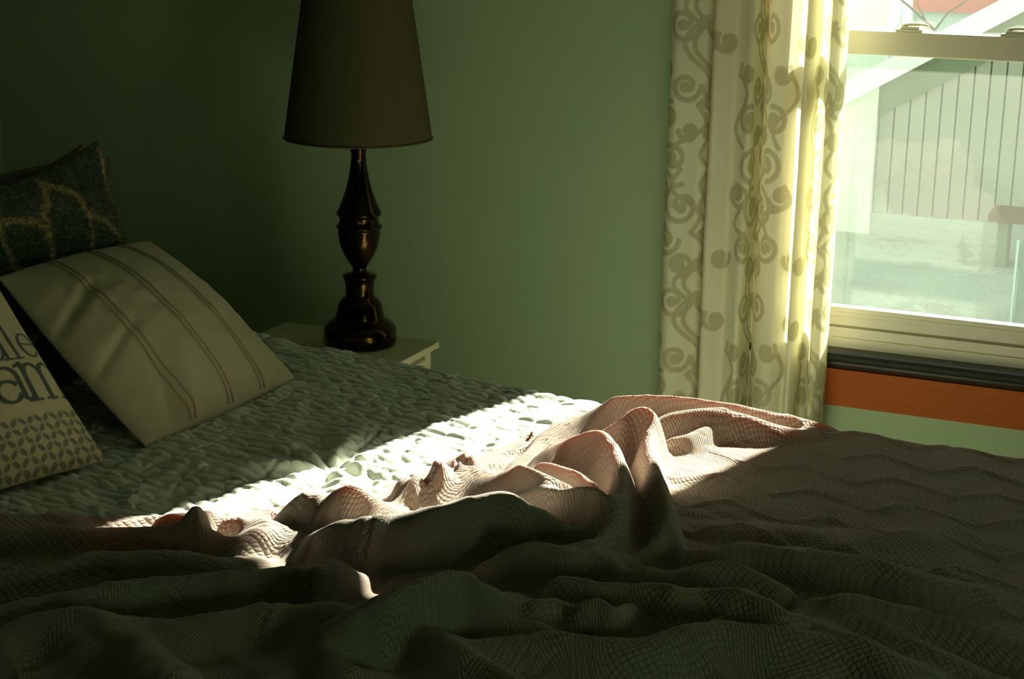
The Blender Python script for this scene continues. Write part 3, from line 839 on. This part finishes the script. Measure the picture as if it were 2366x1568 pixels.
# lattice of petals on the lower part
ys_, xs_ = np.mgrid[0:LI.shape[0], 0:LI.shape[1]]; ux = (xs_ + .5) * LR; uy = (ys_ + .5) * LR
A = .0235; p1 = (ux + uy) / math.sqrt(2) / A; p2 = (ux - uy) / math.sqrt(2) / A
fa = p1 - np.floor(p1); fb = p2 - np.floor(p2); cnt = np.zeros_like(ux)
for (cx, cy) in ((0, 0), (1, 0), (0, 1), (1, 1)):
    cnt += np.clip((.70 - np.hypot(fa - cx, fb - cy)) / .06 + .5, 0, 1)
pet = np.clip(cnt - 1, 0, 1) * .72
dia = np.clip((.085 - np.maximum(np.abs(((p1 + .5) % 1) - .5), np.abs(((p2 + .5) % 1) - .5))) / .03 + .5, 0, 1) * .6
pet = np.where(np.hypot(fa - .5, fb - .5) < .18, dia * 0, pet)
ctr = np.clip((.10 - (np.abs(fa - .5) + np.abs(fb - .5))) / .05 + .5, 0, 1) * .6
pet = np.maximum(pet, ctr)
LI = np.maximum(LI * 1.0, np.where(uy < .100, pet, 0))

a3 = at_z(248, 1064, .634); y3 = a3[1]
tr3 = at_y(-48, 590, y3 + .01)
dirb = np.array([-.048, -.193, 0]); dirb = dirb / np.linalg.norm(dirb)
bl3 = a3 + dirb * .46; tl3 = tr3 + dirb * .44 + np.array([.02, 0, -.02])
F, K, U, V, N = pillow_surface((bl3, a3, tr3, tl3), .075, 400, 330, lambda U, V: .003 * vnoise(U, V, .2, 51) + .001 * vnoise(U, V, .06, 52), pinch=.02)
PRL = sample(LI, LR, U * LW, V * LH, False)
tp = empty('lettered_pillow', tuple((a3 + bl3) / 2)); tag(tp, 'tan pillow printed with dark serif letters above a petal lattice, nearest the left edge', 'pillow')
link('pillow_cover', pillow_mesh('pillow_cover', F, K, {'print': PRL}), M['letters'], tp)

# plush pillow with pale lattice lines
def fur_pillow(name, label, corners, bulge, mat, res, lattice, seed, nfur):
    F, K, U, V, N = pillow_surface(corners, bulge, res, res, lambda U, V: .005 * vnoise(U, V, .15, seed))
    pr = np.zeros_like(U)
    if lattice:
        wU = U + .02 * vnoise(U, V, .08, 61); wV = V + .02 * vnoise(U, V, .08, 62)
        lines = [[(1.0, .98), (.93, .80), (.95, .66), (.86, .50), (.80, .34), (.78, .12)], [(.62, .86), (.66, .74), (.78, .66), (.90, .52), (1.0, .30), (1.06, .12)],
                 [(.66, .74), (.62, .60), (.58, .50)], [(.86, .5), (.80, .34)], [(.58, .5), (.45, .42), (.36, .28)], [(.36, .28), (.40, .1)],
                 [(.62, .86), (.50, .95)], [(.45, .42), (.32, .55), (.20, .50)], [(.20, .50), (.10, .62), (.0, .60)], [(.20, .5), (.16, .3), (.05, .2)], [(.36, .28), (.16, .30)], [(.32, .55), (.36, .75), (.50, .95)], [(.36, .75), (.15, .85), (.10, .62)]]
        for ln in lines:
            for (x0, y0), (x1, y1) in zip(ln, ln[1:]):
                d2 = (x1 - x0) ** 2 + (y1 - y0) ** 2; t = np.clip(((wU - x0) * (x1 - x0) + (wV - y0) * (y1 - y0)) / d2, 0, 1)
                d = np.hypot(wU - x0 - t * (x1 - x0), wV - y0 - t * (y1 - y0)); pr = np.maximum(pr, np.clip((.024 - d) / .016, 0, 1))
    root = empty(name, tuple((np.array(corners[0]) + np.array(corners[1])) / 2)); tag(root, label, 'pillow')
    link('pillow_cover', pillow_mesh('pillow_cover', F, K, {'print': pr}), mat, root)
    # short pile as thin blades
    r = np.random.RandomState(seed); n, m = F.shape[:2]
    i = r.randint(2, n - 2, nfur); j = r.randint(2, m - 2, nfur); p = F[i, j]
    t1 = F[i + 1, j] - F[i - 1, j]; t2 = F[i, j + 1] - F[i, j - 1]; nn = np.cross(t1, t2); nn /= np.linalg.norm(nn, axis=1, keepdims=True)
    nn = nn * np.sign((nn @ N))[:, None]
    d = nn + .6 * r.randn(nfur, 3); d /= np.linalg.norm(d, axis=1, keepdims=True); s = np.cross(d, r.randn(nfur, 3)); s /= np.linalg.norm(s, axis=1, keepdims=True)
    ln = .008 + .006 * r.rand(nfur, 1)
    Vv = np.stack([p - s * .0007, p + s * .0007, p + d * ln], 1).reshape(-1, 3); Q = np.arange(nfur * 3).reshape(-1, 3)
    me = bpy.data.meshes.new('pile'); me.from_pydata(Vv.tolist(), [], Q.tolist())
    a = me.attributes.new('print', 'FLOAT', 'POINT'); a.data.foreach_set('value', np.repeat(pr[i, j], 3).astype(np.float32))
    o = link('pile', me, mat, root, False); o['kind'] = 'stuff'
    return root
fur_pillow('plush_pillow', 'dark plush pillow with pale branching lattice lines, leaning behind the linen pillow',
           ((-1.83, -1.64, .64), (-1.83, -1.23, .64), (-1.95, -1.225, 1.05), (-1.95, -1.63, 1.005)), .06, M['furprint'], 140, True, 71, 14000)
fur_pillow('tan_pillow', 'tan plush pillow, only its right edge showing behind the dark lattice pillow',
           ((-1.96, -1.60, .64), (-1.96, -1.19, .64), (-2.03, -1.17, 1.03), (-2.03, -1.58, .97)), .045, M['tanfur'], 80, False, 72, 5000)

# ------------------------------------------------------------------ nightstand and lamp
NZ = .48
ns = empty('nightstand', (-1.85, -.61, 0)); tag(ns, 'cream painted nightstand beside the bed with the lamp on top', 'nightstand')
bm = bmesh.new(); add_box(bm, (-2.07, -.86, NZ - .016), (-1.648, -.362, NZ), .003); bm_obj('table_top', bm, M['nightstand'], ns)
bm = bmesh.new(); add_box(bm, (-2.055, -.85, .10), (-1.672, -.375, NZ - .016), .002); bm_obj('body', bm, M['nightstand'], ns)
for y0, y1 in ((-.85, -.822), (-.403, -.375)):
    box('stile', (-1.672, y0, .08), (-1.664, y1, NZ - .016), M['nightstand'], ns, .001)
for z0, z1 in ((.285, .445), (.115, .275)):
    b = bmesh.new(); add_box(b, (-1.672, -.818, z0), (-1.660, -.407, z1), .003); dr = bm_obj('drawer', b, M['nightstand'], ns)
    b = bmesh.new(); bmesh.ops.create_uvsphere(b, u_segments=14, v_segments=8, radius=.014)
    bmesh.ops.translate(b, verts=b.verts[:], vec=(-1.642, -.61, (z0 + z1) / 2)); tube(b, [(-1.662, -.61, (z0 + z1) / 2), (-1.645, -.61, (z0 + z1) / 2)], .006, 10)
    k = bm_obj('knob', b, M['bronze'], None, True); k.parent = dr
for x in (-2.04, -1.69):
    for y in (-.835, -.39): box('leg', (x - .02, y - .02, 0), (x + .02, y + .02, .11), M['nightstand'], ns, .003)

LY = -.462
lc = at_y(829, 600, LY); LX = lc[0] + .002
def lz(zy):      # zoomed row of the lamp study -> height
    py = zy * .5485; return at_y(827 + (py - 330) * .017, py, LY)[2]
mpp = at_y(928, 500, LY); mpp0 = at_y(828, 500, LY); PXM = np.linalg.norm(mpp - mpp0) / 100.0 * .5485 / 1.0
prof_px = [(592, 17), (600, 33), (618, 33), (628, 30), (640, 30), (646, 27), (700, 31), (760, 40), (810, 51), (850, 64), (880, 75), (897, 83), (905, 87), (913, 86), (918, 79), (925, 76), (945, 76), (955, 80), (961, 87),
           (968, 87), (974, 82), (985, 81), (1010, 80), (1050, 73), (1090, 58), (1120, 42), (1138, 30), (1150, 26), (1160, 27), (1168, 36), (1174, 62), (1180, 66), (1188, 65), (1194, 60), (1210, 57), (1235, 54),
           (1262, 54), (1272, 58), (1284, 72), (1296, 80), (1312, 86), (1340, 91), (1356, 95), (1364, 96), (1370, 104), (1384, 124), (1396, 134), (1410, 140), (1430, 142), (1448, 142)]
zb = NZ + .002; pts = [(.55 * r * PXM * 1.82 * .98, z) for r, z in [(w, lz(y)) for y, w in prof_px]]
zlast = pts[-1][1]; ztop = pts[0][1]
pts = [(r, zb + (z - zlast) * (ztop - zb - .014) / (ztop - zlast) + .014) for r, z in pts]
pts += [(pts[-1][0] * .985, zb + .004), (pts[-1][0] * .95, zb), (.001, zb)]
pts = [(.001, pts[0][1])] + pts
lamp = empty('table_lamp', (LX, LY, zb)); tag(lamp, 'turned dark bronze table lamp with brown fabric shade on the nightstand', 'lamp')
lathe('lamp_base', pts, LX, LY, M['bronze'], lamp, 72)
zs = pts[0][1]
shb = at_y(832, 319, LY)[2]; shr = np.linalg.norm(at_y(985, 316, LY) - at_y(680, 319, LY)) / 2 * .985
lathe('harp', [(.004, zs), (.004, shb + .17), (.012, shb + .175), (.012, shb + .185), (.001, shb + .19)], LX, LY, M['brass'], lamp, 12)
b = bmesh.new(); bmesh.ops.create_uvsphere(b, u_segments=16, v_segments=12, radius=.028); bmesh.ops.translate(b, verts=b.verts[:], vec=(LX, LY, zs + .075))
tube(b, [(LX, LY, zs - .005), (LX, LY, zs + .06)], .016, 12); bm_obj('bulb', b, M['whitetrim'], lamp, True)
seg_ = 180; hgt = .345; rt = shr * .70
A_ = np.linspace(0, 2 * PI, seg_, endpoint=False); rows = []
for k in range(13):
    f = k / 12; R_ = shr + (rt - shr) * f
    rows.append([(R_ * math.cos(a) + 0, R_ * math.sin(a), f * hgt) for a in A_])
for k in range(13):
    f = 1 - k / 12; R_ = shr + (rt - shr) * f - .002
    rows.append([(R_ * math.cos(a), R_ * math.sin(a), f * hgt) for a in A_])
me = grid_mesh('lamp_shade', np.array(rows + [rows[0]]), close_v=True)
sh = link('lamp_shade', me, M['shade']); sh.parent = lamp; sh.location = (0, 0, shb - zb)
b = bmesh.new(); tube(b, [(shr * math.cos(a), shr * math.sin(a), .002) for a in np.linspace(0, 2 * PI, 73)], .0022, 6)
rm = bm_obj('shade_trim', b, M['shade'], None, True); rm.parent = sh
for k in range(3):
    b = bmesh.new(); a = k * 2 * PI / 3; tube(b, [(0, 0, .17), (rt * 1.15 * math.cos(a), rt * 1.15 * math.sin(a), .20)], .0015, 6)
    sp_ = bm_obj('spider_arm', b, M['brass'], None, True); sp_.parent = sh

# ------------------------------------------------------------------ outdoors
GZ = -.5; YN = 6.5
lawn = box('ground_lawn', (-30, .16, GZ - .3), (30, 60, GZ), M['grass']); lawn.name = 'lawn'; struct(lawn)

gar = empty('garage', (-1.0, YN, GZ)); tag(gar, 'grey vertical board garage with white sloping roof edge outside the window', 'building')
p0 = at_y(1952, 241, YN - .14); p1 = at_y(2141, 143, YN - .14)
slope = (p1[2] - p0[2]) / (p1[0] - p0[0])
lo_z = lambda x: p0[2] + slope * (x - p0[0])              # lower edge of the white board
XC = at_y(2029, 300, YN)[0]
XRG = 1.6
# backing wall
bm = bmesh.new()
prism(bm, [(XC - .02, GZ), (XRG, GZ), (XRG, lo_z(XRG)), (XC - .02, lo_z(XC))], YN + .03, YN + .3, 'Y')
bm_obj('backing_wall', bm, M['gap'], gar)
bw = .093; x = XC; k = 0
while x < XRG - bw:
    bm = bmesh.new(); xa, xb = x + .005, x + bw - .005; zt = GZ + .13
    prism(bm, [(xa, zt), (xb, zt), (xb, lo_z(xb) - .02), (xa, lo_z(xa) - .02)], YN + .004 * (k % 3) / 2, YN + .03, 'Y')
    bm_obj('siding_board', bm, M['board'], gar); x += bw; k += 1
box('foundation', (XC - .02, YN - .03, GZ), (XRG, YN + .03, GZ + .13), M['foundation'], gar)
# dark band put in for the shade under the roof edge, then the white roof edge and roof
fr = .185
bm = bmesh.new(); prism(bm, [(XC, lo_z(XC) - fr), (XRG, lo_z(XRG) - fr), (XRG, lo_z(XRG) + .02), (XC, lo_z(XC) + .02)], YN - .035, YN - .002, 'Y'); bm_obj('eave_shade_band', bm, M['darkolive'], gar)
wd = .145
bm = bmesh.new(); xa, xb = p0[0] - .35, XRG; prism(bm, [(xa, lo_z(xa)), (xb, lo_z(xb)), (xb, lo_z(xb) + wd), (xa, lo_z(xa) + wd)], YN - .18, YN - .14, 'Y'); bm_obj('rake_board', bm, M['whitetrim'], gar)
bm = bmesh.new(); prism(bm, [(xa, lo_z(xa) + wd - .03), (xb, lo_z(xb) + wd - .03), (xb, lo_z(xb) + wd), (xa, lo_z(xa) + wd)], YN - .14, YN + 2.2, 'Y'); bm_obj('roof', bm, M['whitetrim'], gar)
# corner wing left of the boards, its sunlit look put into the pale colour
xl = at_y(1890, 300, YN)[0]
bm = bmesh.new(); prism(bm, [(xl - .3, GZ), (XC - .002, GZ), (XC - .002, lo_z(XC)), (xl - .3, lo_z(xl - .3))], YN - .06, YN + .2, 'Y'); bm_obj('lit_corner_wing', bm, M['mint'], gar)

# gravel drift at the wall foot, bench, planter
fb = at_z(2290, 505, GZ + .35)
bench = empty('bench', (-.7, 5.9, GZ)); tag(bench, 'low brown wooden bench against the garage wall, cut by the right edge of the view', 'bench')
pa = at_y(2292, 490, 5.9)
box('seat_plank', (pa[0], 5.75, pa[2] - .03), (pa[0] + .9, 6.05, pa[2] + .02), M['bench'], bench, .005)
for dx in (.05, .8): box('leg', (pa[0] + dx, 5.8, GZ), (pa[0] + dx + .06, 6.0, pa[2] - .03), M['darkolive'], bench, .004)
pb = at_z(2330, 768, GZ)
pn = empty('planter_box', (pb[0] + .25, pb[1] + .2, GZ)); tag(pn, 'dark teal garden box with pale rim on the lawn outside, rightmost thing outdoors', 'planter')
tz = at_y(2356, 560, pb[1])[2]
bm = bmesh.new()
add_box(bm, (pb[0] + .02, pb[1], GZ), (pb[0] + .60, pb[1] + .03, tz)); add_box(bm, (pb[0] + .02, pb[1] + .37, GZ), (pb[0] + .60, pb[1] + .40, tz))
add_box(bm, (pb[0] + .02, pb[1] + .03, GZ), (pb[0] + .05, pb[1] + .37, tz)); add_box(bm, (pb[0] + .57, pb[1] + .03, GZ), (pb[0] + .60, pb[1] + .37, tz))
add_box(bm, (pb[0] + .05, pb[1] + .03, GZ), (pb[0] + .57, pb[1] + .37, GZ + .02))
bm_obj('box_wall', bm, M['teal'], pn)
box('corner_post', (pb[0], pb[1] - .015, GZ), (pb[0] + .012, pb[1] + .02, tz + .01), M['bluegrey'], pn, .002)
box('soil', (pb[0] + .05, pb[1] + .03, GZ + .02), (pb[0] + .57, pb[1] + .37, tz - .05), M['bark'], pn)

# farther building: red wall and blue-grey wing
YF_ = 13.0
bn = empty('barn', (-4.0, YF_, GZ)); tag(bn, 'red barn wall with blue-grey lower wing, seen above the garage roof', 'building')
q0 = at_y(2114, -60, YF_); q1 = at_y(2600, 28, YF_)
bx0 = at_y(2114, 10, YF_)[0]; bx1 = at_y(2700, 10, YF_)[0]
zr_ = at_y(2180, 27, YF_)[2]
box('red_wall', (bx0, YF_ - .1, zr_), (bx1, YF_ + 2, zr_ + 1.0), M['redroof'], bn)
box('lower_wall', (bx0, YF_, GZ), (bx1, YF_ + 2, zr_), M['bluegrey'], bn)
bx2 = at_y(2060, 10, YF_)[0]
box('side_wing', (bx2, YF_ + .1, GZ), (bx0 - .08, YF_ + 2, zr_ + 1.0), M['bluegrey'], bn)
box('corner_post', (bx0 - .09, YF_ - .12, GZ), (bx0, YF_ + .2, zr_ + 1.0), M['whitetrim'], bn)
fe = box('mint_shed', (at_y(1800, 10, 11)[0], 11, GZ), (at_y(2056, 10, 11)[0], 11.6, 1.6), M['mint']); fe.name = 'shed'
tag(fe, 'pale mint shed wall between the curtain edge and the red barn', 'shed')

# bare tree branches crossing the upper pane
tr = empty('bare_tree', (-3.4, 9.2, GZ)); tag(tr, 'bare twiggy tree in front of the barn, beyond the upper sash', 'tree')
tb = at_y(2180, 92, 9.2)
b = bmesh.new(); tube(b, [(tb[0] + .3, 9.4, GZ), (tb[0] + .15, 9.3, .3), tuple(tb)], [.05, .035, .02], 10); bm_obj('trunk', b, M['bark'], tr, True)
def branch(pxs, r):
    b = bmesh.new(); tube(b, [tuple(at_y(x, y, 9.2)) for x, y in pxs], [r * (1 - .7 * i / len(pxs)) for i in range(len(pxs))], 8); return bm_obj('branch', b, M['bark'], tr, True)
branch([(2180, 92), (2140, 50), (2105, 18), (2070, -10), (2040, -30)], .014)
branch([(2160, 70), (2190, 30), (2230, 5), (2250, -25)], .009)
branch([(2140, 50), (2120, 10), (2125, -30)], .007)
